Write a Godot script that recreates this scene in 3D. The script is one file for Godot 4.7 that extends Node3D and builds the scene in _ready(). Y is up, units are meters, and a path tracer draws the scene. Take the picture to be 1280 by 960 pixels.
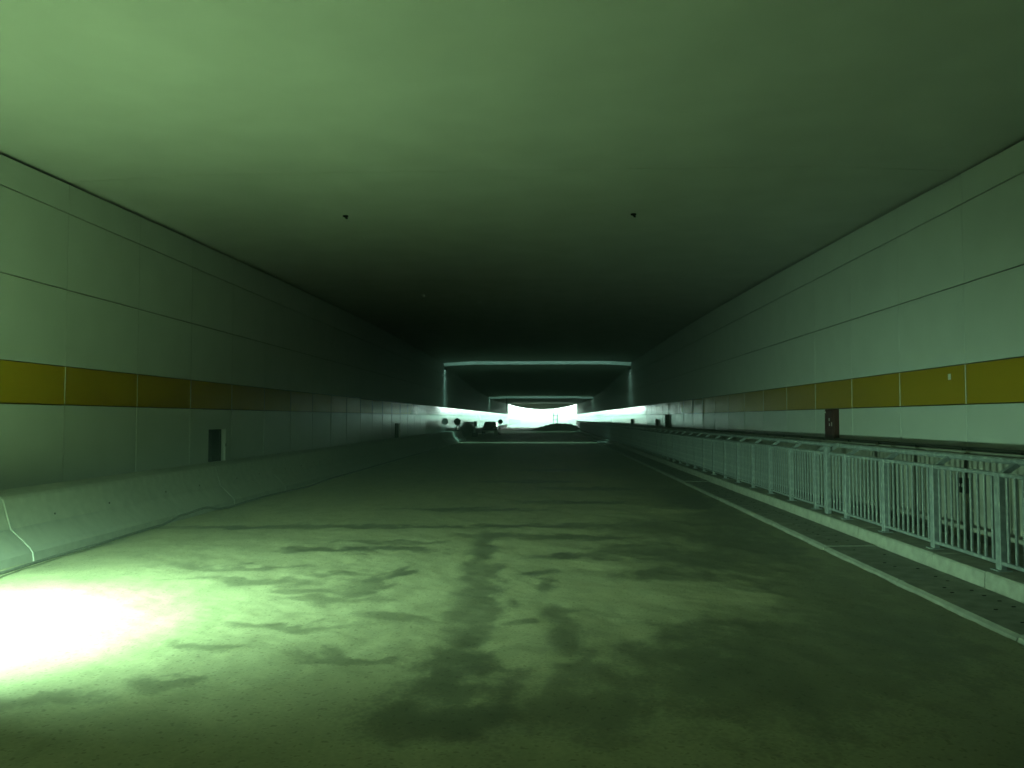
extends Node3D
# A road tunnel under construction. x to the right, y up, the tunnel runs along -z; "d" is the distance ahead of the camera (z = -d).

const XL := -6.8          # face of the panels behind the barriers
const XR := 5.67          # face of the panels behind the railing
const PITCH := 2.01       # length of a wall panel
const JOINT := 11.04      # distance of one vertical panel joint
const PORTAL := 147.0
const REAR := -24.0

var taken := {}
var M := {}
var rng := RandomNumberGenerator.new()

# ------------------------------------------------------------------ helpers
func numbered(called: String) -> String:
	if not taken.has(called):
		taken[called] = 0
		return called
	taken[called] += 1
	return "%s_%03d" % [called, taken[called]]

func tag(o: Node3D, label := "", category := "", group := "", kind := "") -> Node3D:
	if label: o.set_meta("label", label)
	if category: o.set_meta("category", category)
	if group: o.set_meta("group", group)
	if kind: o.set_meta("kind", kind)
	return o

func base(called: String, at := Vector3.ZERO) -> Node3D:
	var o := Node3D.new()
	o.name = numbered(called)
	add_child(o)
	o.position = at
	return o

func mb() -> SurfaceTool:
	var st := SurfaceTool.new()
	st.begin(Mesh.PRIMITIVE_TRIANGLES)
	return st

func put(mesh: Mesh, called: String, m: Material, parent: Node3D, at := Vector3.ZERO) -> MeshInstance3D:
	var o := MeshInstance3D.new()
	o.mesh = mesh
	o.material_override = m
	o.name = numbered(called) if parent == self else called
	parent.add_child(o, true)
	o.position = at
	return o

func build(st: SurfaceTool, called: String, m: Material, parent: Node3D, at := Vector3.ZERO) -> MeshInstance3D:
	return put(st.commit(), called, m, parent, at)

func tri(st: SurfaceTool, a: Vector3, b: Vector3, c: Vector3, n: Vector3) -> void:
	if (b - a).cross(c - a).dot(n) > 0.0:
		var t := b
		b = c
		c = t
	for p in [a, b, c]:
		st.set_normal(n)
		st.add_vertex(p)

func quad(st: SurfaceTool, a: Vector3, b: Vector3, c: Vector3, d: Vector3, out: Vector3) -> void:
	var n := (b - a).cross(c - a)
	if n.length() < 1e-9:
		n = (c - a).cross(d - a)
	n = n.normalized()
	if n.dot(out) < 0.0:
		n = -n
	tri(st, a, b, c, n)
	tri(st, a, c, d, n)

# a box with chamfered edges
func bx(st: SurfaceTool, c: Vector3, s: Vector3, r := 0.0) -> void:
	var h := s * 0.5
	r = minf(r, minf(h.x, minf(h.y, h.z)) * 0.95)
	for ax in 3:
		var u := (ax + 1) % 3
		var v := (ax + 2) % 3
		for sg in [-1.0, 1.0]:
			var q: Array[Vector3] = []
			for k in [[-1, -1], [1, -1], [1, 1], [-1, 1]]:
				var p := Vector3.ZERO
				p[ax] = sg * h[ax]
				p[u] = k[0] * (h[u] - r)
				p[v] = k[1] * (h[v] - r)
				q.append(c + p)
			var n := Vector3.ZERO
			n[ax] = sg
			quad(st, q[0], q[1], q[2], q[3], n)
	if r <= 0.0:
		return
	for ax in 3:
		var u := (ax + 1) % 3
		var v := (ax + 2) % 3
		for k in [[-1, -1], [1, -1], [1, 1], [-1, 1]]:
			var q: Array[Vector3] = []
			for e in [[-1, 0], [1, 0], [1, 1], [-1, 1]]:
				var p := Vector3.ZERO
				p[ax] = e[0] * (h[ax] - r)
				p[u] = k[0] * (h[u] - (r if e[1] == 0 else 0.0))
				p[v] = k[1] * (h[v] - (0.0 if e[1] == 0 else r))
				q.append(c + p)
			var n := Vector3.ZERO
			n[u] = k[0]
			n[v] = k[1]
			quad(st, q[0], q[1], q[2], q[3], n)
	for x in [-1.0, 1.0]:
		for y in [-1.0, 1.0]:
			for z in [-1.0, 1.0]:
				var w := Vector3(x, y, z)
				tri(st, c + w * (h - Vector3(0, r, r)), c + w * (h - Vector3(r, 0, r)), c + w * (h - Vector3(r, r, 0)), w.normalized())

func boxm(s: Vector3, r := 0.0) -> ArrayMesh:
	var st := mb()
	bx(st, Vector3.ZERO, s, r)
	return st.commit()

# a tube of varying radius along points
func tube(st: SurfaceTool, pts: Array, rad: Array, sides := 10, caps := true) -> void:
	var rings := []
	var norms := []
	var up := Vector3.UP
	for i in pts.size():
		var t: Vector3 = (pts[mini(i + 1, pts.size() - 1)] - pts[maxi(i - 1, 0)]).normalized()
		if absf(t.dot(up)) > 0.95:
			up = Vector3.RIGHT
		var a := t.cross(up).normalized()
		var b := a.cross(t).normalized()
		var ring := []
		var nn := []
		for k in sides:
			var g := TAU * k / sides
			var n := a * cos(g) + b * sin(g)
			ring.append(pts[i] + n * float(rad[mini(i, rad.size() - 1)]))
			nn.append(n)
		rings.append(ring)
		norms.append(nn)
	for i in pts.size() - 1:
		for k in sides:
			var k2 := (k + 1) % sides
			var v := [rings[i][k], rings[i + 1][k], rings[i + 1][k2], rings[i][k2]]
			var n := [norms[i][k], norms[i + 1][k], norms[i + 1][k2], norms[i][k2]]
			var flip: bool = (v[1] - v[0]).cross(v[2] - v[0]).dot(n[0] + n[2]) > 0.0
			for w in ([0, 2, 1, 0, 3, 2] if flip else [0, 1, 2, 0, 2, 3]):
				st.set_normal(n[w])
				st.add_vertex(v[w])
	if caps:
		for e in [0, pts.size() - 1]:
			var n: Vector3 = (pts[0] - pts[1]).normalized() if e == 0 else (pts[e] - pts[e - 1]).normalized()
			for k in sides:
				tri(st, pts[e], rings[e][k], rings[e][(k + 1) % sides], n)

# a cross-section in x, y swept along z from z0 to z1 (convex order not needed for the sides; caps by triangulation)
func sweep(st: SurfaceTool, poly: PackedVector2Array, z0: float, z1: float, poly1 := PackedVector2Array()) -> void:
	var far := poly1 if poly1.size() else poly
	var mid := Vector2.ZERO
	for p in poly: mid += p / poly.size()
	var ccw := not Geometry2D.is_polygon_clockwise(poly)
	for i in poly.size():
		var j := (i + 1) % poly.size()
		var e := poly[j] - poly[i]
		var o := Vector2(e.y, -e.x) * (1.0 if ccw else -1.0)
		quad(st, Vector3(poly[i].x, poly[i].y, z0), Vector3(poly[j].x, poly[j].y, z0), Vector3(far[j].x, far[j].y, z1), Vector3(far[i].x, far[i].y, z1), Vector3(o.x, o.y, 0))
	var ix := Geometry2D.triangulate_polygon(poly)
	var s := signf(z0 - z1)
	for k in range(0, ix.size(), 3):
		var a := poly[ix[k]]; var b := poly[ix[k + 1]]; var c := poly[ix[k + 2]]
		tri(st, Vector3(a.x, a.y, z0), Vector3(b.x, b.y, z0), Vector3(c.x, c.y, z0), Vector3(0, 0, s))
		a = far[ix[k]]; b = far[ix[k + 1]]; c = far[ix[k + 2]]
		tri(st, Vector3(a.x, a.y, z1), Vector3(b.x, b.y, z1), Vector3(c.x, c.y, z1), Vector3(0, 0, -s))

# ------------------------------------------------------------------ materials
func noise_tex(sd: int, freq: float, lo: float, hi: float, octaves := 4, size := 512, power := 1.0) -> ImageTexture:
	var n := FastNoiseLite.new()
	n.seed = sd
	n.frequency = freq
	n.fractal_octaves = octaves
	n.noise_type = FastNoiseLite.TYPE_SIMPLEX_SMOOTH
	var img := n.get_seamless_image(size, size)
	img.convert(Image.FORMAT_L8)
	var d := img.get_data()
	for i in d.size():
		d[i] = int(255.0 * (lo + (hi - lo) * pow(d[i] / 255.0, power)))
	return ImageTexture.create_from_image(Image.create_from_data(size, size, false, Image.FORMAT_L8, d))

func srgb(r: float, g: float, b: float) -> Color:
	return Color(r, g, b).linear_to_srgb()

func mat(c: Color, rough: float, tex: Texture2D = null, scale := 1.0, metal := 0.0, rtex: Texture2D = null) -> StandardMaterial3D:
	var m := StandardMaterial3D.new()
	m.albedo_color = c
	m.roughness = rough
	m.metallic = metal
	if tex:
		m.albedo_texture = tex
		m.uv1_triplanar = true
		m.uv1_world_triplanar = true
		m.uv1_scale = Vector3.ONE * scale
	if rtex:
		m.roughness_texture = rtex
	return m

func relief(m: StandardMaterial3D, tex: Texture2D, cm: float) -> StandardMaterial3D:
	m.heightmap_enabled = true
	m.heightmap_texture = tex
	m.heightmap_scale = cm
	return m

func make_materials() -> void:
	var soft := noise_tex(3, 0.008, 0.94, 1.0, 6)
	var clean := noise_tex(6, 0.008, 0.965, 1.0, 6)
	var blot := noise_tex(9, 0.010, 0.78, 1.0, 5)
	var fine := noise_tex(14, 0.05, 0.70, 1.0, 4)
	var dusty := noise_tex(21, 0.012, 0.75, 1.0, 5, 512, 1.4)
	M.concrete = relief(mat(srgb(0.36, 0.36, 0.33), 0.95, blot, 0.45), fine, 0.25)
	M.barrier = relief(mat(srgb(0.42, 0.42, 0.38), 0.95, noise_tex(41, 0.012, 0.9, 1.0, 5), 0.8), fine, 0.1)
	M.kerb = relief(mat(srgb(0.40, 0.40, 0.36), 0.95, blot, 0.8), fine, 0.3)
	M.gutter = relief(mat(srgb(0.28, 0.28, 0.25), 0.95, blot, 0.8), fine, 0.3)
	M.ceiling = relief(mat(srgb(0.58, 0.58, 0.57), 0.95, soft, 0.16), fine, 0.12)
	M.structure = mat(srgb(0.20, 0.20, 0.19), 0.95, blot, 0.3)
	M.panel = mat(srgb(0.58, 0.60, 0.59), 0.62, clean, 0.3)
	M.panel_gloss = mat(srgb(0.58, 0.60, 0.59), 0.27, clean, 0.3, 0.0)
	M.panel_clean = mat(srgb(0.58, 0.60, 0.59), 0.07, clean, 0.3)
	M.panel_mid = mat(srgb(0.58, 0.60, 0.59), 0.17, clean, 0.3)
	M.stripe_mid = mat(srgb(0.38, 0.24, 0.02), 0.17, clean, 0.3)
	M.stripe = mat(srgb(0.38, 0.24, 0.02), 0.29, clean, 0.3)
	M.stripe_clean = mat(srgb(0.38, 0.24, 0.02), 0.07, clean, 0.3)
	M.trim = mat(srgb(0.5, 0.52, 0.5), 0.5, null, 1.0, 0.3)
	M.rail = mat(srgb(0.34, 0.38, 0.41), 0.55, dusty, 1.3)
	M.dark_metal = mat(srgb(0.02, 0.02, 0.02), 0.85)
	M.dark_metal.metallic_specular = 0.2
	M.pipe = mat(srgb(0.03, 0.035, 0.03), 0.5)
	M.black = mat(srgb(0.004, 0.004, 0.004), 1.0)
	M.black.metallic_specular = 0.1
	M.red = mat(srgb(0.05, 0.009, 0.007), 0.4)
	M.white = mat(srgb(0.72, 0.72, 0.70), 0.5)
	M.cable = mat(srgb(0.22, 0.22, 0.2), 0.6, dusty, 3.0)
	M.steel = mat(srgb(0.5, 0.5, 0.5), 0.35, null, 1.0, 0.8)
	M.blue = mat(srgb(0.012, 0.025, 0.07), 0.25)
	M.glass_dark = mat(srgb(0.12, 0.14, 0.14), 0.08)
	M.rubber = mat(srgb(0.015, 0.015, 0.015), 0.8)
	M.earth = relief(mat(srgb(0.17, 0.15, 0.12), 1.0, blot, 0.7), fine, 1.5)
	M.ground = mat(srgb(0.5, 0.49, 0.46), 0.95, blot, 0.12)
	M.road_far = relief(mat(srgb(0.42, 0.395, 0.26), 0.66, blot, 0.14), fine, 0.3)
	M.orange = mat(srgb(0.35, 0.16, 0.01), 0.5)

# ------------------------------------------------------------------ the road's stains
# dark wet tracks and patches and pale dry patches, in metres (x, distance, radius across, radius along, strength)
const WET := [
	[-0.83, 10.8, 0.16, 0.5], [-0.78, 9.9, 0.15, 0.6], [-0.72, 9.0, 0.15, 0.6], [-0.66, 8.2, 0.17, 0.5], [-0.60, 7.4, 0.20, 0.5], [-0.56, 6.7, 0.20, 0.45], [-0.55, 6.0, 0.20, 0.4], [-0.58, 5.4, 0.26, 0.4], [-0.56, 4.9, 0.34, 0.35], [-0.5, 4.4, 0.5, 0.4],
	[-0.06, 8.45, 0.16, 0.25], [0.0, 7.8, 0.10, 0.3], [0.10, 6.7, 0.10, 0.4], [0.17, 6.0, 0.12, 0.4], [0.22, 5.3, 0.16, 0.4], [0.2, 4.6, 0.4, 0.4], [-0.07, 5.75, 0.13, 0.12], [-0.2, 6.4, 0.10, 0.12],
	[-4.6, 11.75, 1.2, 0.16], [-3.1, 11.9, 1.2, 0.22], [-1.7, 11.95, 1.0, 0.16], [-0.2, 12.1, 1.0, 0.2], [0.6, 12.2, 0.5, 0.2], [-2.6, 9.8, 0.7, 0.18], [-1.8, 9.9, 0.5, 0.2], [-2.2, 10.4, 0.9, 0.12],
	[-0.6, 11.05, 0.5, 0.2], [0.2, 11.0, 0.7, 0.28], [0.9, 10.9, 0.4, 0.2], [-2.0, 8.3, 0.5, 0.12], [-1.75, 7.7, 0.18, 0.4], [-1.9, 7.1, 0.4, 0.12], [-2.2, 7.5, 0.4, 0.1], [-1.55, 8.3, 0.1, 0.4], [-2.9, 7.9, 0.6, 0.10],
	[1.2, 9.6, 0.6, 0.9], [2.0, 9.2, 0.9, 0.9], [2.6, 7.2, 0.7, 2.6], [1.9, 5.9, 1.2, 0.75], [1.4, 5.2, 1.0, 0.9], [2.6, 10.5, 0.8, 2.4], [1.7, 11.9, 0.7, 0.8], [2.9, 15.0, 0.6, 5.0], [0.4, 9.4, 0.5, 0.25], [1.3, 8.4, 0.6, 0.3],
	[-1.4, 14.2, 1.1, 0.25], [0.6, 15.5, 1.0, 0.3], [1.2, 18.5, 1.2, 0.4], [-0.4, 20.5, 1.2, 0.4], [0.3, 25.0, 1.0, 0.6],
	[-2.9, 4.5, 0.3, 0.1], [-2.3, 4.9, 0.25, 0.06], [-1.4, 5.4, 0.3, 0.1], [-2.0, 6.2, 0.4, 0.08], [-1.3, 6.5, 0.3, 0.08], [-2.4, 5.7, 0.35, 0.08], [-3.4, 8.6, 0.7, 0.1],
]
const DRY := [[0.6, 7.32, 0.7, 0.26], [1.35, 7.35, 0.65, 0.24], [1.85, 7.4, 0.25, 0.14], [1.6, 13.9, 0.8, 0.3], [2.3, 14.2, 0.5, 0.25], [0.55, 9.0, 0.5, 0.3], [-0.25, 5.85, 0.22, 0.22], [1.2, 16.3, 0.9, 0.4], [-0.3, 10.2, 0.25, 0.5], [-3.2, 11.1, 0.5, 0.15], [0.62, 6.1, 0.16, 0.2], [0.12, 5.45, 0.1, 0.12]]

const TW := 1024
const TH := 2048
const RX0 := -6.9
const RX1 := 3.39
const RD0 := 2.0
const RD1 := 53.0

func road_textures() -> Array:
	var n1 := FastNoiseLite.new(); n1.seed = 5; n1.frequency = 0.55; n1.fractal_octaves = 5
	var n2 := FastNoiseLite.new(); n2.seed = 8; n2.frequency = 3.2; n2.fractal_octaves = 4
	var n3 := FastNoiseLite.new(); n3.seed = 11; n3.frequency = 18.0; n3.fractal_octaves = 2
	var n4 := FastNoiseLite.new(); n4.seed = 19; n4.frequency = 1.3; n4.fractal_octaves = 4
	var col := PackedByteArray(); col.resize(TW * TH * 3)
	var rgh := PackedByteArray(); rgh.resize(TW * TH)
	for j in TH:
		# finer rows near the camera: distance grows with the square of the row
		var t := (j + 0.5) / TH
		var d := RD0 + (RD1 - RD0) * t * t
		var wl := []
		var dl := []
		for s in WET:
			if absf(s[1] - d) < s[3] * 2.2 + 0.6: wl.append(s)
		for s in DRY:
			if absf(s[1] - d) < s[3] * 2.2 + 0.6: dl.append(s)
		for i in TW:
			var x := RX0 + (RX1 - RX0) * (i + 0.5) / TW
			var a := n1.get_noise_2d(x, d * 0.5)
			var b := n2.get_noise_2d(x, d * 0.6)
			var c := n3.get_noise_2d(x, d)
			var w := smoothstep(-0.05, 0.4, a + b * 0.5) * 0.32
			w = maxf(w, smoothstep(0.9, 2.6, x + a * 1.4 + b * 0.5) * 0.62)
			var wx := x + n4.get_noise_2d(x, d) * 0.11 + b * 0.07
			var wd := d + n4.get_noise_2d(x + 40.0, d) * 0.26 + b * 0.09
			for s in wl:
				var e := Vector2((wx - s[0]) / s[2], (wd - s[1]) / maxf(s[3], 0.13)).length()
				w = maxf(w, (0.72 + 0.26 * clampf(a * 2.0 + 0.5, 0, 1)) * smoothstep(1.7, 0.5, e + b * 0.5 + a * 0.25 + c * 0.25) * (1.0 if s[3] > 0.13 else 0.75))
			for s in dl:
				var e := Vector2((wx - s[0]) / s[2], (wd - s[1]) / s[3]).length()
				w *= 1.0 - 0.9 * smoothstep(1.6, 0.5, e + b * 0.8 + c * 0.2)
			var v := 1.0 + a * 0.22 + b * 0.16 + c * 0.16
			if c > 0.5: v *= 0.6
			var k := (i + j * TW) * 3
			var dry := Color(0.42 * v, 0.395 * v, 0.26 * v)
			var wet := Color(0.135 * v, 0.135 * v, 0.092 * v)
			var o := dry.lerp(wet, w).linear_to_srgb()
			col[k] = int(clampf(o.r, 0, 1) * 255)
			col[k + 1] = int(clampf(o.g, 0, 1) * 255)
			col[k + 2] = int(clampf(o.b, 0, 1) * 255)
			rgh[i + j * TW] = int(clampf(0.66 - w * 0.20 + c * 0.06, 0, 1) * 255)
	return [ImageTexture.create_from_image(Image.create_from_data(TW, TH, false, Image.FORMAT_RGB8, col)), ImageTexture.create_from_image(Image.create_from_data(TW, TH, false, Image.FORMAT_L8, rgh))]

func make_road() -> void:
	var tx := road_textures()
	var m := StandardMaterial3D.new()
	m.albedo_texture = tx[0]
	m.roughness_texture = tx[1]
	m.roughness = 1.0
	var r1 := FastNoiseLite.new(); r1.seed = 31; r1.frequency = 1.1; r1.fractal_octaves = 3
	var r2 := FastNoiseLite.new(); r2.seed = 33; r2.frequency = 9.0; r2.fractal_octaves = 3
	var st := mb()
	var ds := [RD0]
	while ds[-1] < RD1:
		ds.append(minf(RD1, ds[-1] + maxf(0.035, ds[-1] * 0.006)))
	var nx := 190
	var idx := 0
	var hs := []
	for d in ds:
		var row := PackedFloat32Array()
		for i in nx + 1:
			var x := RX0 + (RX1 - RX0) * i / nx
			row.append(-0.012 + r1.get_noise_2d(x, d) * 0.009 + r2.get_noise_2d(x, d) * 0.0035 * clampf(12.0 / d, 0, 1))
		hs.append(row)
	for r in ds.size():
		var d: float = ds[r]
		for i in nx + 1:
			var x := RX0 + (RX1 - RX0) * i / nx
			st.set_uv(Vector2(float(i) / nx, sqrt(maxf(0.0, (d - RD0) / (RD1 - RD0)))))
			st.add_vertex(Vector3(x, hs[r][i], -d))
	for r in ds.size() - 1:
		for i in nx:
			var a := r * (nx + 1) + i
			for k in [a, a + nx + 1, a + 1, a + 1, a + nx + 1, a + nx + 2]:
				st.add_index(k)
	st.generate_normals()
	var road := base("road")
	tag(road, "stained grey concrete carriageway between the barriers and the kerb", "road", "", "structure")
	build(st, "road_surface", m, road)
	st = mb()
	quad(st, Vector3(RX0, -0.012, -RD1), Vector3(RX1, -0.012, -RD1), Vector3(RX1, -0.012, -PORTAL), Vector3(RX0, -0.012, -PORTAL), Vector3.UP)
	quad(st, Vector3(RX0, -0.012, -RD0), Vector3(RX1, -0.012, -RD0), Vector3(RX1, -0.012, -REAR), Vector3(RX0, -0.012, -REAR), Vector3.UP)
	build(st, "road_surface", M.road_far, road)

# ------------------------------------------------------------------ ceiling
const HEIGHTS := [[-24.0, 4.75], [6.5, 4.86], [9.7, 4.95], [14.0, 5.06], [20.0, 5.19], [27.0, 5.30], [33.0, 5.36], [53.5, 5.33]]
const HEIGHTS_2 := [[54.2, 5.17], [69.0, 4.70], [81.0, 4.32], [96.3, 4.16]]
const HEIGHTS_3 := [[97.5, 3.96], [120.0, 4.05], [147.0, 4.25]]

func height_at(d: float) -> float:
	var h := HEIGHTS if d <= 53.501 else (HEIGHTS_2 if d <= 96.301 else HEIGHTS_3)
	if d <= h[0][0]: return h[0][1]
	for i in h.size() - 1:
		if d <= h[i + 1][0]:
			return lerpf(h[i][1], h[i + 1][1], (d - h[i][0]) / (h[i + 1][0] - h[i][0]))
	return h[-1][1]

func ceiling_section(d: float) -> PackedVector2Array:
	var h := height_at(d)
	return PackedVector2Array([Vector2(-7.1, h - 0.016), Vector2(-4.85, h + 0.09), Vector2(3.85, h + 0.09), Vector2(5.97, h - 0.016), Vector2(5.97, 6.5), Vector2(-7.1, 6.5)])

func make_ceiling() -> void:
	var c := base("tunnel_ceiling")
	tag(c, "flat concrete tunnel ceiling with sloping edges and open light slots", "ceiling", "", "structure")
	for seg in [[-24.0, -9.0], [-9.0, 1.07], [1.07, 11.07], [11.07, 21.07], [21.07, 31.07], [31.07, 41.07], [41.07, 53.5], [54.2, 69.0], [69.0, 81.0], [81.0, 96.3], [97.5, 120.0], [120.0, PORTAL]]:
		var st := mb()
		var cuts := [seg[0] + 0.008]
		for t in HEIGHTS + HEIGHTS_2 + HEIGHTS_3:
			if t[0] > seg[0] + 0.3 and t[0] < seg[1] - 0.3: cuts.append(t[0])
		cuts.append(seg[1] - 0.008)
		for i in cuts.size() - 1:
			sweep(st, ceiling_section(cuts[i]), -cuts[i], -cuts[i + 1], ceiling_section(cuts[i + 1]))
		build(st, "ceiling_slab", M.ceiling, c)
	# earth cover above the slabs closes the joints
	for seg in [[-25.0, 53.5], [54.2, 96.3], [97.5, PORTAL]]:
		var st := mb()
		bx(st, Vector3(-0.56, 6.6, -(seg[0] + seg[1]) * 0.5), Vector3(13.6, 0.16, seg[1] - seg[0] - 0.01))
		build(st, "roof_cover", M.structure, c)
	# the curved beam over the far mouth
	var pb := PackedVector2Array()
	for i in 25:
		var t := i / 24.0
		pb.append(Vector2(lerpf(-7.1, 5.97, t), 4.30 - 1.05 * pow(sin(PI * t), 0.8)))
	pb.append(Vector2(5.97, 7.2))
	pb.append(Vector2(-7.1, 7.2))
	var st := mb()
	sweep(st, pb, -PORTAL - 0.02, -PORTAL - 0.8)
	tag(build(st, "portal_beam", M.concrete, self), "grey beam with a sagging underside across the bright tunnel mouth", "beam")

# ------------------------------------------------------------------ walls
func make_wall(side: float) -> Node3D:
	var face := XL if side < 0 else XR
	var w := base("tunnel_wall", Vector3(face, 0, 0))
	var bottom := 0.55 if side < 0 else 1.2
	# structural wall behind the panels (grows with the ceiling; open to the sky only through the slots above it)
	var st := mb()
	bx(st, Vector3(side * 0.41, 3.35, -(REAR + PORTAL) * 0.5), Vector3(0.4, 6.9, PORTAL - REAR))
	build(st, "concrete_wall", M.structure, w)
	if side > 0:
		st = mb()
		bx(st, Vector3(-0.06, 0.585, -(REAR + PORTAL) * 0.5), Vector3(0.12, 1.17, PORTAL - REAR - 0.1), 0.012)
		build(st, "plinth", M.concrete, w)
		st = mb()
		bx(st, Vector3(0.105, 1.10, -(REAR + PORTAL) * 0.5), Vector3(0.20, 0.1, PORTAL - REAR - 0.1))
		build(st, "ledge", M.concrete, w)
	# rows: bottom, top, glossy, yellow
	var rows := [[bottom, 1.79, true, false], [1.79, 2.335, true, true], [2.335, 3.427, false, false], [3.427, 4.52, false, false], [4.52, 9.0, false, false]]
	var gap_h := 0.007
	var gap_v := 0.003
	var th := 0.025
	var cache := {}
	var rest := [mb(), mb(), mb()]
	var first := JOINT - PITCH * 17
	var k := 0
	while true:
		var a := first + k * PITCH
		var b := a + PITCH
		k += 1
		if a > PORTAL: break
		b = minf(b, PORTAL)
		var single := a > 4.0 and a < 46.0
		for r in rows.size():
			var row = rows[r]
			var ya: float = minf(row[1], height_at(a) - 0.045)
			var yb: float = minf(row[1], height_at(b) - 0.045)
			if a < 54.2 and b > 53.5:
				ya = minf(row[1], 4.87)
				yb = ya
			elif a < 97.5 and b > 96.3:
				ya = minf(row[1], 3.91)
				yb = ya
			var y0: float = row[0]
			if minf(ya, yb) < y0 + 0.05: continue
			if row[1] < 9.0 and ya == row[1]: ya -= gap_h
			if row[1] < 9.0 and yb == row[1]: yb -= gap_h
			if r > 0: y0 += gap_h
			var L := (b - a) * 0.5 - gap_v
			var key := "%d %.3f %.3f %.3f" % [r, ya, yb, L]
			var poly := PackedVector3Array([Vector3(0, y0, L), Vector3(0, y0, -L), Vector3(0, yb, -L), Vector3(0, ya, L)])
			if single:
				if not cache.has(key):
					var s := mb()
					panel_shape(s, poly, side, th, Vector3.ZERO)
					cache[key] = s.commit()
				var m: Material = M.stripe if row[3] else (M.panel_gloss if row[2] else M.panel)
				if a > 28.0 and row[2]: m = M.stripe_mid if row[3] else M.panel_mid
				if a > 44.5 and row[2]: m = M.stripe_clean if row[3] else M.panel_clean
				var o := put(cache[key], "stripe_panel" if row[3] else "wall_panel", m, w, Vector3(0, 0, -(a + b) * 0.5))
				if row[2]:
					o.rotation.y = rng.randf_range(-0.0022, 0.0022)
					o.rotation.z = rng.randf_range(-0.001, 0.001)
			else:
				panel_shape(rest[1 if row[3] else (0 if row[2] else 2)], poly, side, th, Vector3(0, 0, -(a + b) * 0.5))
		# pale metal joint strip over the two lower rows
		if a > 4.0 and a < 46.0:
			var s0 := 0.60 if side < 0 else 1.215
			for e in [[s0, 1.783], [1.797, 2.328]]:
				var hgt: float = e[1] - e[0]
				put(boxm(Vector3(0.012, hgt, 0.011), 0.003), "joint_strip", M.trim, w, Vector3(-side * 0.003, e[0] + hgt * 0.5, -a))
	var names := ["wall_panel", "stripe_panel", "wall_panel"]
	var mats := [M.panel_clean, M.stripe_clean, M.panel]
	for i in 3:
		tag(build(rest[i], names[i], mats[i], w), "", "", "", "stuff")
	return w

func panel_shape(s: SurfaceTool, p: PackedVector3Array, side: float, th: float, at: Vector3) -> void:
	var f := []
	var g := []
	var ch := 0.004
	var mid := (p[0] + p[1] + p[2] + p[3]) * 0.25
	for v in p:
		var inset := Vector3(0, signf(mid.y - v.y) * ch, signf(mid.z - v.z) * ch)
		f.append(v + inset + at)
		g.append(v + Vector3(side * ch, 0, 0) + at)
	var out := Vector3(-side, 0, 0)
	quad(s, f[0], f[1], f[2], f[3], out)
	for i in 4:
		var j := (i + 1) % 4
		var o: Vector3 = ((p[i] + p[j]) * 0.5 - mid)
		quad(s, f[i], f[j], g[j], g[i], o + out * 0.3)
		quad(s, g[i], g[j], g[j] + Vector3(side * (th - ch), 0, 0), g[i] + Vector3(side * (th - ch), 0, 0), o)

# ------------------------------------------------------------------ kerbs and walkway
func make_kerb() -> void:
	var g := base("gutter")
	tag(g, "low dark concrete gutter strip with drain slots beside the carriageway", "gutter", "", "structure")
	var prof := PackedVector2Array([Vector2(3.39, -0.05), Vector2(3.41, 0.018), Vector2(3.44, 0.04), Vector2(4.02, 0.05), Vector2(4.02, -0.05)])
	var L := 2.0
	for i in 12:
		var st := mb()
		sweep(st, prof, -(4.0 + i * L) - 0.006, -(4.0 + (i + 1) * L) + 0.006)
		var o := build(st, "gutter_slab", M.gutter, g)
		o.position.y = rng.randf_range(-0.006, 0.006)
		o.position.x = rng.randf_range(-0.008, 0.004)
	var st := mb()
	sweep(st, prof, -28.006, -PORTAL)
	sweep(st, prof, -3.994, -REAR)
	tag(build(st, "gutter_slab", M.gutter, g), "", "", "", "stuff")
	# cast-in drain slots, two rows
	st = mb()
	for i in 120:
		for r in 2:
			var d := 4.2 + i * 0.21 + r * 0.1
			if rng.randf() < 0.45: continue
			bx(st, Vector3(3.63 + r * 0.2 + rng.randf_range(-0.02, 0.02), 0.052, -d), Vector3(0.03, 0.006, 0.009))
	tag(build(st, "drain_slot", M.black, g), "", "", "", "stuff")
	var k := base("kerb")
	tag(k, "pale dusty concrete kerb carrying the grey railing", "kerb", "", "structure")
	var kp := PackedVector2Array([Vector2(4.022, -0.05), Vector2(4.035, 0.175), Vector2(4.05, 0.192), Vector2(4.34, 0.195), Vector2(4.36, 0.18), Vector2(4.36, -0.05)])
	for i in 24:
		st = mb()
		sweep(st, kp, -(3.6 + i) - 0.004, -(4.6 + i) + 0.004)
		var o := build(st, "kerb_stone", M.kerb, k)
		o.position = Vector3(rng.randf_range(-0.003, 0.003), rng.randf_range(-0.004, 0.003), 0)
	st = mb()
	sweep(st, kp, -27.604, -PORTAL)
	sweep(st, kp, -3.596, -REAR)
	tag(build(st, "kerb_stone", M.kerb, k), "", "", "", "stuff")
	st = mb()
	bx(st, Vector3(4.945, -0.03, -(REAR + PORTAL) * 0.5), Vector3(1.17, 0.10, PORTAL - REAR))
	tag(build(st, "walkway", M.gutter, self), "narrow sunken walkway between kerb and wall", "walkway", "", "structure")

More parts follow.
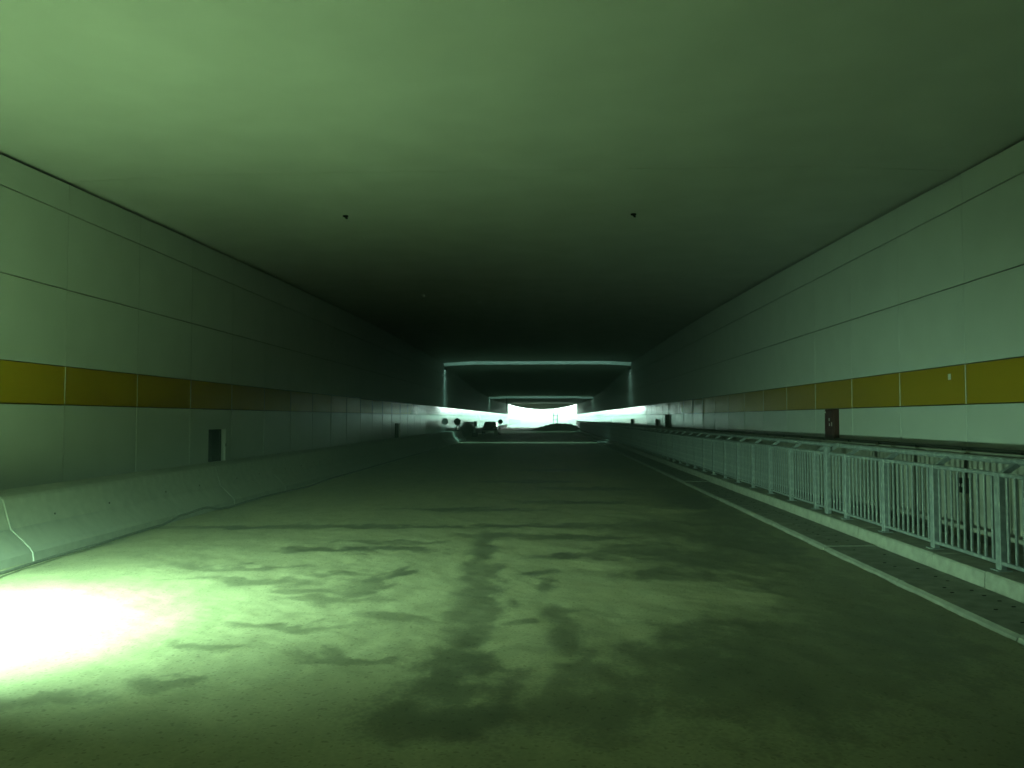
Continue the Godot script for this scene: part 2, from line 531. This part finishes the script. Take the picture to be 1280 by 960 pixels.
# ------------------------------------------------------------------ railing
func make_railing() -> void:
	var X := 4.2
	var top := 0.195
	var r := base("railing", Vector3(X, top, 0))
	tag(r, "long grey metal railing with upright bars and a set-back handrail on the kerb", "railing")
	var step := 1.262
	var d0 := 7.63 - step * 2
	var d_end := d0 + step * 74
	var post := boxm(Vector3(0.06, 0.905, 0.085), 0.006)
	var plate := boxm(Vector3(0.13, 0.012, 0.14), 0.003)
	var bar := boxm(Vector3(0.022, 0.80, 0.026), 0.004)
	var brace_st := mb()
	var b0 := Vector3(-0.01, 0.86, 0)
	var b1 := Vector3(0.17, 0.985, 0)
	var n := (b1 - b0).cross(Vector3.BACK).normalized() * 0.022
	for z in [-0.03, 0.03]:
		quad(brace_st, b0 - n + Vector3(0, 0, z), b1 - n + Vector3(0, 0, z), b1 + n + Vector3(0, 0, z), b0 + n + Vector3(0, 0, z), Vector3(0, 0, z))
	for s in [-1.0, 1.0]:
		quad(brace_st, b0 + n * s + Vector3(0, 0, -0.03), b1 + n * s + Vector3(0, 0, -0.03), b1 + n * s + Vector3(0, 0, 0.03), b0 + n * s + Vector3(0, 0, 0.03), n * s)
	quad(brace_st, b0 - n + Vector3(0, 0, -0.03), b0 + n + Vector3(0, 0, -0.03), b0 + n + Vector3(0, 0, 0.03), b0 - n + Vector3(0, 0, 0.03), b0 - b1)
	quad(brace_st, b1 - n + Vector3(0, 0, -0.03), b1 + n + Vector3(0, 0, -0.03), b1 + n + Vector3(0, 0, 0.03), b1 - n + Vector3(0, 0, 0.03), b1 - b0)
	var brace := brace_st.commit()
	var far := mb()
	var bars := 0
	for i in 75:
		var d := d0 + i * step
		var p := put(post, "post", M.rail, r, Vector3(0, 0.4525, -d))
		put(brace, "brace", M.rail, p, Vector3(0, -0.4525, 0))
		if i < 24: put(plate, "foot_plate", M.rail, p, Vector3(0, -0.4455, 0))
		if i == 74: break
		for k in 9:
			var z := -(d + step * (k + 1) / 10.0)
			if i < 33:
				put(bar, "baluster", M.rail, r, Vector3(0, 0.48, z))
			else:
				bx(far, Vector3(0, 0.48, z), Vector3(0.022, 0.80, 0.026))
	tag(build(far, "baluster", M.rail, r), "", "", "", "stuff")
	# the doubled, wider post where two lengths of railing meet
	var gp := put(boxm(Vector3(0.07, 0.985, 0.11), 0.006), "post", M.rail, r, Vector3(-0.03, 0.4925, -12.08))
	gp.set_meta("label", "wider post where two lengths of railing meet")
	put(brace, "brace", M.rail, gp, Vector3(0.0, -0.4525, 0))
	for e in [["top_rail", Vector3(0, 0.885, 0), Vector3(0.045, 0.04, 0), 0.008], ["bottom_rail", Vector3(0, 0.075, 0), Vector3(0.045, 0.035, 0), 0.006], ["handrail", Vector3(0.185, 1.0, 0), Vector3(0.075, 0.06, 0), 0.018]]:
		var st := mb()
		bx(st, e[1] + Vector3(0, 0, -(d0 + d_end) * 0.5), e[2] + Vector3(0, 0, d_end - d0 + 0.12), e[3])
		build(st, e[0], M.rail, r)

# ------------------------------------------------------------------ barriers and cable
func make_barriers() -> void:
	var L := 2.93
	var prof := PackedVector2Array([Vector2(0.0, -0.02), Vector2(0.012, 0.085), Vector2(0.05, 0.14), Vector2(0.275, 0.345), Vector2(0.375, 0.665), Vector2(0.40, 0.70), Vector2(0.44, 0.715), Vector2(0.97, 0.715), Vector2(0.985, 0.70), Vector2(0.985, -0.02)])
	var flipped := PackedVector2Array()
	for p in prof: flipped.append(Vector2(-p.x, p.y))
	var first: Node3D = null
	for i in 18:
		var d := 5.95 + i * L
		var o: Node3D
		if first == null:
			first = base("concrete_barrier")
			var st := mb()
			sweep(st, flipped, L * 0.5 - 0.005, -L * 0.5 + 0.005)
			build(st, "barrier_body", M.barrier, first)
			var inset := PackedVector2Array()
			for p in flipped: inset.append(Vector2(p.x - 0.02 if p.x > -0.9 else p.x + 0.02, maxf(p.y - 0.018, -0.02)))
			st = mb()
			sweep(st, inset, -L * 0.5 + 0.005, -L * 0.5 - 0.004)
			build(st, "joint_filler", M.gutter, first)
			for e in [-0.62, 0.62]:
				st = mb()
				tube(st, [Vector3(-0.285, 0.42, e), Vector3(-0.33, 0.42, e)], [0.014], 10)
				build(st, "lifting_hole", M.black, first, Vector3(-0.011, 0, 0))
			o = first
		else:
			o = first.duplicate()
			o.name = numbered("concrete_barrier")
			add_child(o)
		o.position = Vector3(-5.79 + rng.randf_range(-0.012, 0.012), 0, -(d + L * 0.5))
		o.rotation.y = rng.randf_range(-0.003, 0.003)
		tag(o, "grey sloped concrete barrier in the row along the panelled wall", "barrier", "concrete barriers along the wall")

func make_cable() -> void:
	var pts := [[-5.3, 5.6], [-5.5, 7.0], [-5.61, 8.1], [-5.66, 9.0], [-5.67, 9.98], [-5.72, 10.96], [-5.73, 11.6], [-5.70, 12.3], [-5.62, 12.9], [-5.60, 13.5], [-5.68, 14.2], [-5.72, 14.9], [-5.73, 16.0], [-5.66, 17.2], [-5.55, 18.2], [-5.62, 19.4], [-5.71, 21.0], [-5.7, 24.0], [-5.72, 30.0], [-5.71, 42.0]]
	var c := Curve3D.new()
	c.bake_interval = 0.08
	for i in pts.size():
		var h := 0.012
		if i == 7: h = 0.09
		if i == 8: h = 0.13
		if i == 9: h = 0.05
		var a := Vector3(pts[maxi(i - 1, 0)][0], 0, -pts[maxi(i - 1, 0)][1])
		var b := Vector3(pts[mini(i + 1, pts.size() - 1)][0], 0, -pts[mini(i + 1, pts.size() - 1)][1])
		c.add_point(Vector3(pts[i][0] + 0.06, h + 0.012, -pts[i][1]), -(b - a) * 0.16, (b - a) * 0.16)
	var st := mb()
	tube(st, Array(c.get_baked_points()), [0.019], 8)
	tag(build(st, "power_cable", M.cable, self), "pale power cable lying along the foot of the concrete barriers", "cable")

# ------------------------------------------------------------------ wall fittings
func make_fittings() -> void:
	# open cabinets above the barriers
	var where := [[15.92, 16.36, "dark open wall cabinet with a pale door edge, nearest the work floodlight"], [35.95, 36.4, "dark open wall cabinet with a pale door edge, far down the barrier wall"]]
	for e in where:
		var mid: float = (e[0] + e[1]) * 0.5
		var wd: float = e[1] - e[0]
		var o := base("equipment_cabinet", Vector3(XL, 0.72, -mid))
		tag(o, e[2], "cabinet", "open cabinets above the barriers")
		put(boxm(Vector3(0.03, 0.655, wd), 0.004), "back_plate", M.black, o, Vector3(0.017, 0.3275, 0))
		for z in [-1.0, 1.0]:
			put(boxm(Vector3(0.07, 0.655, 0.018), 0.004), "side_frame", M.dark_metal, o, Vector3(0.037, 0.3275, z * (wd * 0.5 + 0.010)))
		put(boxm(Vector3(0.07, 0.018, wd - 0.004), 0.004), "head_frame", M.dark_metal, o, Vector3(0.037, 0.645, 0))
		var dr := put(boxm(Vector3(0.10, 0.655, 0.03), 0.004), "door", M.white, o, Vector3(0.055, 0.3275, -(wd * 0.5 + 0.16)))
		put(boxm(Vector3(0.012, 0.06, 0.02), 0.004), "handle", M.dark_metal, dr, Vector3(0.054, 0.0, 0.0))
	# red cabinets on the panelled wall behind the railing
	var far := [[15.98, 0.5, "dark red fire hose cabinet with small white marks behind the railing"], [37.4, 0.55, "dark fire hose cabinet further along the wall behind the railing, beside the pale shining panels"], [40.8, 0.35, "narrow dark box on the shining panels beyond the fire hose cabinets"], [52.5, 0.4, "thin dark box on the bright wall under the light slot"]]
	for i in far.size():
		var e = far[i]
		var o := base("fire_cabinet" if i < 2 else "wall_box", Vector3(XR, 1.2, -e[0]))
		var h := 0.575 if i < 2 else 0.36
		tag(o, e[2], "cabinet")
		put(boxm(Vector3(0.11, h, e[1]), 0.008), "case", M.red if i == 0 else M.dark_metal, o, Vector3(-0.045, h * 0.5 + 0.002, 0))
		var dr := put(boxm(Vector3(0.014, h - 0.06, e[1] - 0.06), 0.004), "door", M.red if i == 0 else M.dark_metal, o, Vector3(-0.108, h * 0.5, 0))
		put(boxm(Vector3(0.015, 0.08, 0.022), 0.004), "handle", M.steel, dr, Vector3(-0.014, 0.0, e[1] * 0.36))
		if i == 0:
			put(boxm(Vector3(0.003, 0.055, 0.04), 0.0), "mark", M.white, dr, Vector3(-0.0088, 0.09, 0.03))
			put(boxm(Vector3(0.003, 0.05, 0.035), 0.0), "mark", M.white, dr, Vector3(-0.0088, -0.01, 0.04))
			put(boxm(Vector3(0.03, 0.03, 0.04), 0.008), "indicator", M.white, o, Vector3(-0.115, h - 0.055, -0.17))
	# sticker on the yellow band
	var stk := put(boxm(Vector3(0.004, 0.085, 0.075)), "sticker", M.white, self, Vector3(XR - 0.003, 2.183, -11.47))
	tag(stk, "small white paper sticker on the yellow band", "sticker")
	# dark service pipe on clips under the panels
	var pipe := base("service_pipe", Vector3(XR - 0.07, 1.205, 0))
	tag(pipe, "dark service pipe on clips along the top of the plinth", "pipe")
	var st := mb()
	tube(st, [Vector3(0, 0, 10), Vector3(0, 0, -98)], [0.02], 10)
	build(st, "pipe_run", M.pipe, pipe)
	var clip := boxm(Vector3(0.05, 0.085, 0.03), 0.005)
	var dd := 8.3
	while dd < 40.0:
		put(clip, "clip", M.dark_metal, pipe, Vector3(0.003, -0.035, -dd))
		dd += 1.35
	# socket box with its conduit on the plinth
	var jb := base("junction_box", Vector3(XR - 0.12, 0.62, -10.86))
	tag(jb, "small dark junction box with pale sockets on the plinth behind the railing", "junction box")
	put(boxm(Vector3(0.07, 0.19, 0.24), 0.01), "case", M.dark_metal, jb, Vector3(-0.034, 0.095, 0))
	for z in [-0.055, 0.055]:
		st = mb()
		tube(st, [Vector3(-0.068, 0.10, z), Vector3(-0.085, 0.10, z)], [0.028, 0.024], 12)
		build(st, "socket", M.white, jb)
	st = mb()
	tube(st, [Vector3(-0.02, 0.18, 0.03), Vector3(-0.02, 0.52, 0.03)], [0.012], 8)
	build(st, "conduit", M.pipe, jb)
	# ceiling anchors
	var hooks := [[-3.49, 13.72, true, "dark anchor stub in the ceiling above the open barrier cabinet"], [1.53, 13.82, true, "dark bent anchor stub in the ceiling on the railing side"], [-2.11, 25.68, false, "small pale steel hook in the dark part of the ceiling"], [-3.7, 24.0, false, "tiny pale anchor plate in the ceiling near the barrier wall"]]
	for e in hooks:
		var y := height_at(e[1]) + 0.09
		var o := base("ceiling_anchor", Vector3(e[0], y, -e[1]))
		tag(o, e[3], "anchor")
		var m: Material = M.black if e[2] else M.white
		st = mb()
		tube(st, [Vector3(0, 0.01, 0), Vector3(0, -0.02, 0)], [0.05], 12)
		build(st, "plate", m, o)
		st = mb()
		tube(st, [Vector3(0, -0.015, 0), Vector3(0.008, -0.04, 0), Vector3(0.03, -0.055, 0.01)], [0.016], 8)
		build(st, "hook", m, o)

# ------------------------------------------------------------------ lamp that lights the near floor (it stands just outside the picture)
func make_lamp() -> void:
	var at := Vector3(-5.3, 0, -5.25)
	var head := Vector3(0, 0.80, 0)
	var o := base("work_floodlight", at)
	tag(o, "lit work floodlight on a tripod beside the concrete barriers", "floodlight")
	var st := mb()
	tube(st, [Vector3(0, 0.12, 0), Vector3(0, 0.64, 0)], [0.019, 0.016], 12)
	build(st, "pole", M.dark_metal, o)
	for k in 3:
		var g := TAU * k / 3 + 0.4
		st = mb()
		tube(st, [Vector3(0, 0.48, 0), Vector3(cos(g) * 0.32, 0.0, sin(g) * 0.32)], [0.012], 8)
		build(st, "leg", M.dark_metal, o)
	var aim := Vector3(0.56, -0.82, -0.60).normalized()
	var hb := Node3D.new()
	hb.name = "lamp_head"
	o.add_child(hb)
	hb.position = head
	hb.basis = Basis.looking_at(aim, Vector3.UP)
	put(boxm(Vector3(0.34, 0.26, 0.10), 0.02), "housing", M.orange, hb, Vector3(0, 0, 0.06))
	st = mb()
	for s in [-1.0, 1.0]:
		bx(st, Vector3(s * 0.18, -0.06, 0.05), Vector3(0.012, 0.26, 0.03), 0.003)
	bx(st, Vector3(0, -0.185, 0.05), Vector3(0.37, 0.012, 0.03), 0.003)
	build(st, "yoke", M.dark_metal, hb)
	var glow := mat(srgb(0.8, 0.85, 0.8), 0.3)
	glow.emission_enabled = true
	glow.emission = LAMP
	glow.emission_energy_multiplier = 6.0
	put(boxm(Vector3(0.30, 0.22, 0.012), 0.003), "lens", glow, hb, Vector3(0, 0, 0.002))
	var l := SpotLight3D.new()
	l.name = "beam"
	hb.add_child(l)
	l.position = Vector3(0, 0, -0.02)
	l.light_color = LAMP
	l.light_energy = LAMP_ENERGY
	l.light_size = 0.12
	l.spot_angle = 69.0
	l.spot_angle_attenuation = 0.9
	l.spot_range = 60.0
	l.spot_attenuation = 2.0
	l.shadow_enabled = true

# ------------------------------------------------------------------ far things
func ball(st: SurfaceTool, c: Vector3, r: Vector3, n := 12) -> void:
	for i in n / 2:
		for k in n:
			var q := []
			for e in [[i, k], [i + 1, k], [i + 1, k + 1], [i, k + 1]]:
				var a: float = PI * e[0] / (n / 2) - PI / 2
				var b: float = TAU * e[1] / n
				q.append(c + Vector3(cos(a) * cos(b), sin(a), cos(a) * sin(b)) * r)
			quad(st, q[0], q[1], q[2], q[3], (q[0] + q[2]) * 0.5 - c)

func make_dish_lamp(called: String, at: Vector3, h: float, label: String) -> void:
	var o := base(called, at)
	tag(o, label, "lamp")
	put(boxm(Vector3(0.26, 0.05, 0.26), 0.01), "foot", M.dark_metal, o, Vector3(0, 0.025, 0))
	var st := mb()
	tube(st, [Vector3(0, 0.05, 0), Vector3(0, h - 0.12, 0)], [0.03], 10)
	build(st, "pole", M.white, o)
	st = mb()
	tube(st, [Vector3(-0.02, h, 0.10), Vector3(0.0, h + 0.02, 0.0), Vector3(0.05, h + 0.05, -0.16)], [0.13, 0.23, 0.24], 16)
	build(st, "lamp_head", M.black, o)
	st = mb()
	tube(st, [Vector3(-0.2, h - 0.02, 0), Vector3(-0.12, h - 0.17, 0), Vector3(0, h - 0.2, 0), Vector3(0.12, h - 0.17, 0), Vector3(0.2, h + 0.02, 0)], [0.016], 8)
	build(st, "yoke", M.dark_metal, o)

func make_car(at: Vector3, turn: float) -> void:
	var o := base("parked_car", at)
	o.rotation.y = turn
	tag(o, "small dark blue car parked by the tunnel wall beyond the barriers", "car")
	var W := 1.5
	# side outline along z (front towards +z), swept across x
	var body := PackedVector2Array([Vector2(1.7, 0.28), Vector2(1.74, 0.5), Vector2(1.68, 0.68), Vector2(0.95, 0.80), Vector2(-1.5, 0.84), Vector2(-1.72, 0.78), Vector2(-1.76, 0.42), Vector2(-1.68, 0.25)])
	var inner := PackedVector2Array()
	for p in body: inner.append(Vector2(p.x * 0.975, 0.30 + (p.y - 0.30) * 0.94))
	var st := mb()
	sweep(st, body, -W / 2 + 0.08, W / 2 - 0.08)
	sweep(st, inner, -W / 2, -W / 2 + 0.08, body)
	sweep(st, body, W / 2 - 0.08, W / 2, inner)
	build(st, "body", M.blue, o).rotation.y = -PI / 2
	var cab := [Vector3(0.70, 0.78, 0.95), Vector3(0.56, 1.24, 0.25), Vector3(0.56, 1.26, -1.0), Vector3(0.68, 0.83, -1.55)]
	st = mb()
	for i in 3:
		var a: Vector3 = cab[i]; var b: Vector3 = cab[i + 1]
		quad(st, a, b, Vector3(-b.x, b.y, b.z), Vector3(-a.x, a.y, a.z), Vector3(0, 1, [1.0, 0.0, -1.0][i]))
	for s in [-1.0, 1.0]:
		quad(st, cab[0] * Vector3(s, 1, 1), cab[1] * Vector3(s, 1, 1), cab[2] * Vector3(s, 1, 1), cab[3] * Vector3(s, 1, 1), Vector3(s, 0.3, 0))
	build(st, "cabin_glass", M.glass_dark, o)
	put(boxm(Vector3(1.10, 0.035, 1.22), 0.015), "roof", M.blue, o, Vector3(0, 1.265, -0.37))
	put(boxm(Vector3(1.46, 0.14, 0.10), 0.03), "bumper", M.white, o, Vector3(0, 0.36, 1.735))
	for s in [-1.0, 1.0]:
		put(boxm(Vector3(0.30, 0.13, 0.06), 0.02), "headlight", M.white, o, Vector3(s * 0.55, 0.62, 1.70))
		put(boxm(Vector3(0.10, 0.09, 0.14), 0.02), "wing_mirror", M.blue, o, Vector3(s * 0.80, 0.87, 0.72))
		for z in [1.08, -1.12]:
			st = mb()
			tube(st, [Vector3(-0.085, 0, 0), Vector3(0.085, 0, 0)], [0.28], 18)
			var wh := build(st, "wheel", M.rubber, o, Vector3(s * 0.69, 0.28, z))
			st = mb()
			tube(st, [Vector3(-0.088, 0, 0), Vector3(0.088, 0, 0)], [0.16], 14)
			build(st, "rim", M.steel, wh)

func make_far() -> void:
	make_dish_lamp("site_lamp", Vector3(-6.38, 0.715, -57.3), 0.62, "dark round site lamp standing on the last concrete barrier")
	make_dish_lamp("site_lamp", Vector3(-4.55, -0.012, -80.0), 1.25, "dark round site lamp on a white box beside the blue car")
	var wb := put(boxm(Vector3(0.34, 0.42, 0.34), 0.02), "white_box", M.white, self, Vector3(-4.95, 0.20, -79.4))
	tag(wb, "white box at the foot of the site lamp by the blue car", "box")
	var mp := base("marker_post", Vector3(-6.1, -0.012, -69.0))
	tag(mp, "slim marker post with pale shaft and dark head beyond the barriers", "post")
	put(boxm(Vector3(0.5, 0.4, 0.5), 0.04), "foot", M.dark_metal, mp, Vector3(0, 0.2, 0))
	put(boxm(Vector3(0.16, 0.55, 0.12), 0.02), "shaft", M.white, mp, Vector3(-0.05, 0.67, 0))
	put(boxm(Vector3(0.24, 0.42, 0.2), 0.03), "head", M.black, mp, Vector3(0.05, 1.15, 0))
	make_car(Vector3(-5.65, -0.012, -82.0), 0.0)
	# hanging rod
	var hr := base("hanging_rod", Vector3(-4.9, 4.08, -100.0))
	tag(hr, "dark rod hanging from the ceiling before the bright tunnel mouth", "rod")
	var st := mb()
	tube(st, [Vector3(0, 0.06, 0), Vector3(0, -1.7, 0)], [0.07, 0.05], 8)
	build(st, "rod", M.dark_metal, hr)
	put(boxm(Vector3(0.4, 0.04, 0.4), 0.01), "bracket", M.dark_metal, hr, Vector3(0, 0.02, 0))
	# heap of earth
	var n := FastNoiseLite.new(); n.seed = 77; n.frequency = 0.45; n.fractal_octaves = 4
	st = mb()
	var N := 44
	for i in N + 1:
		for j in N + 1:
			var u := i / float(N) * 2 - 1
			var v := j / float(N) * 2 - 1
			var x := u * 3.6
			var z := v * 4.5
			var e := Vector2(u, v).length()
			var y := 1.25 * clampf(1.0 - e * e, 0, 1) * (0.72 + 0.28 * u) + n.get_noise_2d(x * 2.0, z * 2.0) * 0.35 * clampf((1.0 - e) * 3.0, 0, 1) - 0.03
			st.add_vertex(Vector3(x, y, z))
	for i in N:
		for j in N:
			var a := i * (N + 1) + j
			for k in [a, a + N + 1, a + 1, a + 1, a + N + 1, a + N + 2]: st.add_index(k)
	st.generate_normals()
	tag(build(st, "earth_heap", M.earth, self, Vector3(1.4, -0.012, -103.5)), "low grey heap of earth on the carriageway before the tunnel mouth", "heap")
	# ladder-like frame at the mouth
	var lf := base("ladder_frame", Vector3(1.75, -0.012, -PORTAL + 3.0))
	tag(lf, "dark upright ladder frame standing in the bright tunnel mouth", "frame")
	for s in [-1.0, 1.0]:
		put(boxm(Vector3(0.13, 3.3, 0.12), 0.02), "upright", M.dark_metal, lf, Vector3(s * 0.34, 1.65, 0))
	for y in [0.5, 1.4, 2.1, 2.75]:
		put(boxm(Vector3(0.56 if y != 2.1 else 0.98, 0.12, 0.09), 0.02), "rung", M.dark_metal, lf, Vector3(0, y, 0.0 if y != 2.1 else 0.112))
	# open cutting beyond the mouth
	for s in [-1.0, 1.0]:
		st = mb()
		var prof := PackedVector2Array([Vector2(0, -0.05), Vector2(0.45 * s, -0.05), Vector2(0.45 * s, 2.0), Vector2(0, 2.0)])
		var prof2 := PackedVector2Array([Vector2(0, -0.05), Vector2(0.45 * s, -0.05), Vector2(0.45 * s, 0.9), Vector2(0, 0.9)])
		sweep(st, prof, -PORTAL - 0.85, -300.0, prof2)
		tag(build(st, "retaining_wall", M.kerb, self, Vector3(-9.5 if s < 0 else 8.4, 0, 0)), "pale retaining wall of the open cutting on the barrier side" if s < 0 else "pale retaining wall of the open cutting on the railing side", "wall", "retaining walls beyond the mouth")
	st = mb()
	bx(st, Vector3(-0.56, 3.3, -REAR + 0.25), Vector3(13.6, 6.9, 0.4))
	tag(build(st, "bulkhead", M.structure, self), "concrete bulkhead closing the tunnel behind the viewer", "wall", "", "structure")
	st = mb()
	quad(st, Vector3(-900, -0.09, 300), Vector3(900, -0.09, 300), Vector3(900, -0.09, -1500), Vector3(-900, -0.09, -1500), Vector3.UP)
	tag(build(st, "ground", M.ground, self), "dusty ground outside the tunnel", "ground", "", "structure")

# ------------------------------------------------------------------ scene
const LAMP := Color(0.735, 1.0, 0.79)
const LAMP_ENERGY := 165.0

func _ready() -> void:
	rng.seed = 7
	var cam := Camera3D.new()
	cam.name = "camera"
	cam.fov = 51.28
	cam.near = 0.05
	cam.far = 3000.0
	add_child(cam)
	cam.position = Vector3(0, 1.6, 0)
	cam.rotation_degrees = Vector3(2.46, 2.405, 0)
	cam.current = true
	var env := Environment.new()
	env.background_mode = Environment.BG_SKY
	env.tonemap_mode = Environment.TONE_MAPPER_LINEAR
	env.tonemap_exposure = 1.0
	env.fog_enabled = true
	env.fog_density = 0.0036
	env.fog_light_color = Color(0.9, 1.0, 0.95)
	env.sdfgi_enabled = true
	env.ssao_enabled = true
	env.ssil_enabled = true
	var sm := ProceduralSkyMaterial.new()
	sm.sky_top_color = srgb(0.025, 0.074, 0.056)
	sm.sky_horizon_color = srgb(0.80, 1.0, 0.92)
	sm.sky_curve = 0.15
	sm.ground_horizon_color = srgb(0.5, 0.62, 0.58)
	sm.ground_bottom_color = srgb(0.05, 0.07, 0.06)
	sm.sun_angle_max = 4.0
	var sky := Sky.new()
	sky.sky_material = sm
	env.sky = sky
	env.background_energy_multiplier = 34.0
	var we := WorldEnvironment.new()
	we.name = "daylight"
	we.environment = env
	add_child(we)
	var sun := DirectionalLight3D.new()
	sun.name = "sun"
	sun.light_color = Color(0.66, 1.0, 0.90)
	sun.light_energy = 1.3
	sun.light_angular_distance = 0.5
	sun.shadow_enabled = true
	add_child(sun)
	sun.look_at_from_position(Vector3.ZERO, Vector3(-0.12, -1.0, 0.10), Vector3.FORWARD)
	make_materials()
	make_road()
	make_ceiling()
	tag(make_wall(-1.0), "panelled tunnel wall with a yellow band behind the concrete barriers", "wall")
	tag(make_wall(1.0), "panelled tunnel wall with a yellow band behind the railing", "wall")
	make_kerb()
	make_railing()
	make_barriers()
	make_cable()
	make_fittings()
	make_lamp()
	make_far()
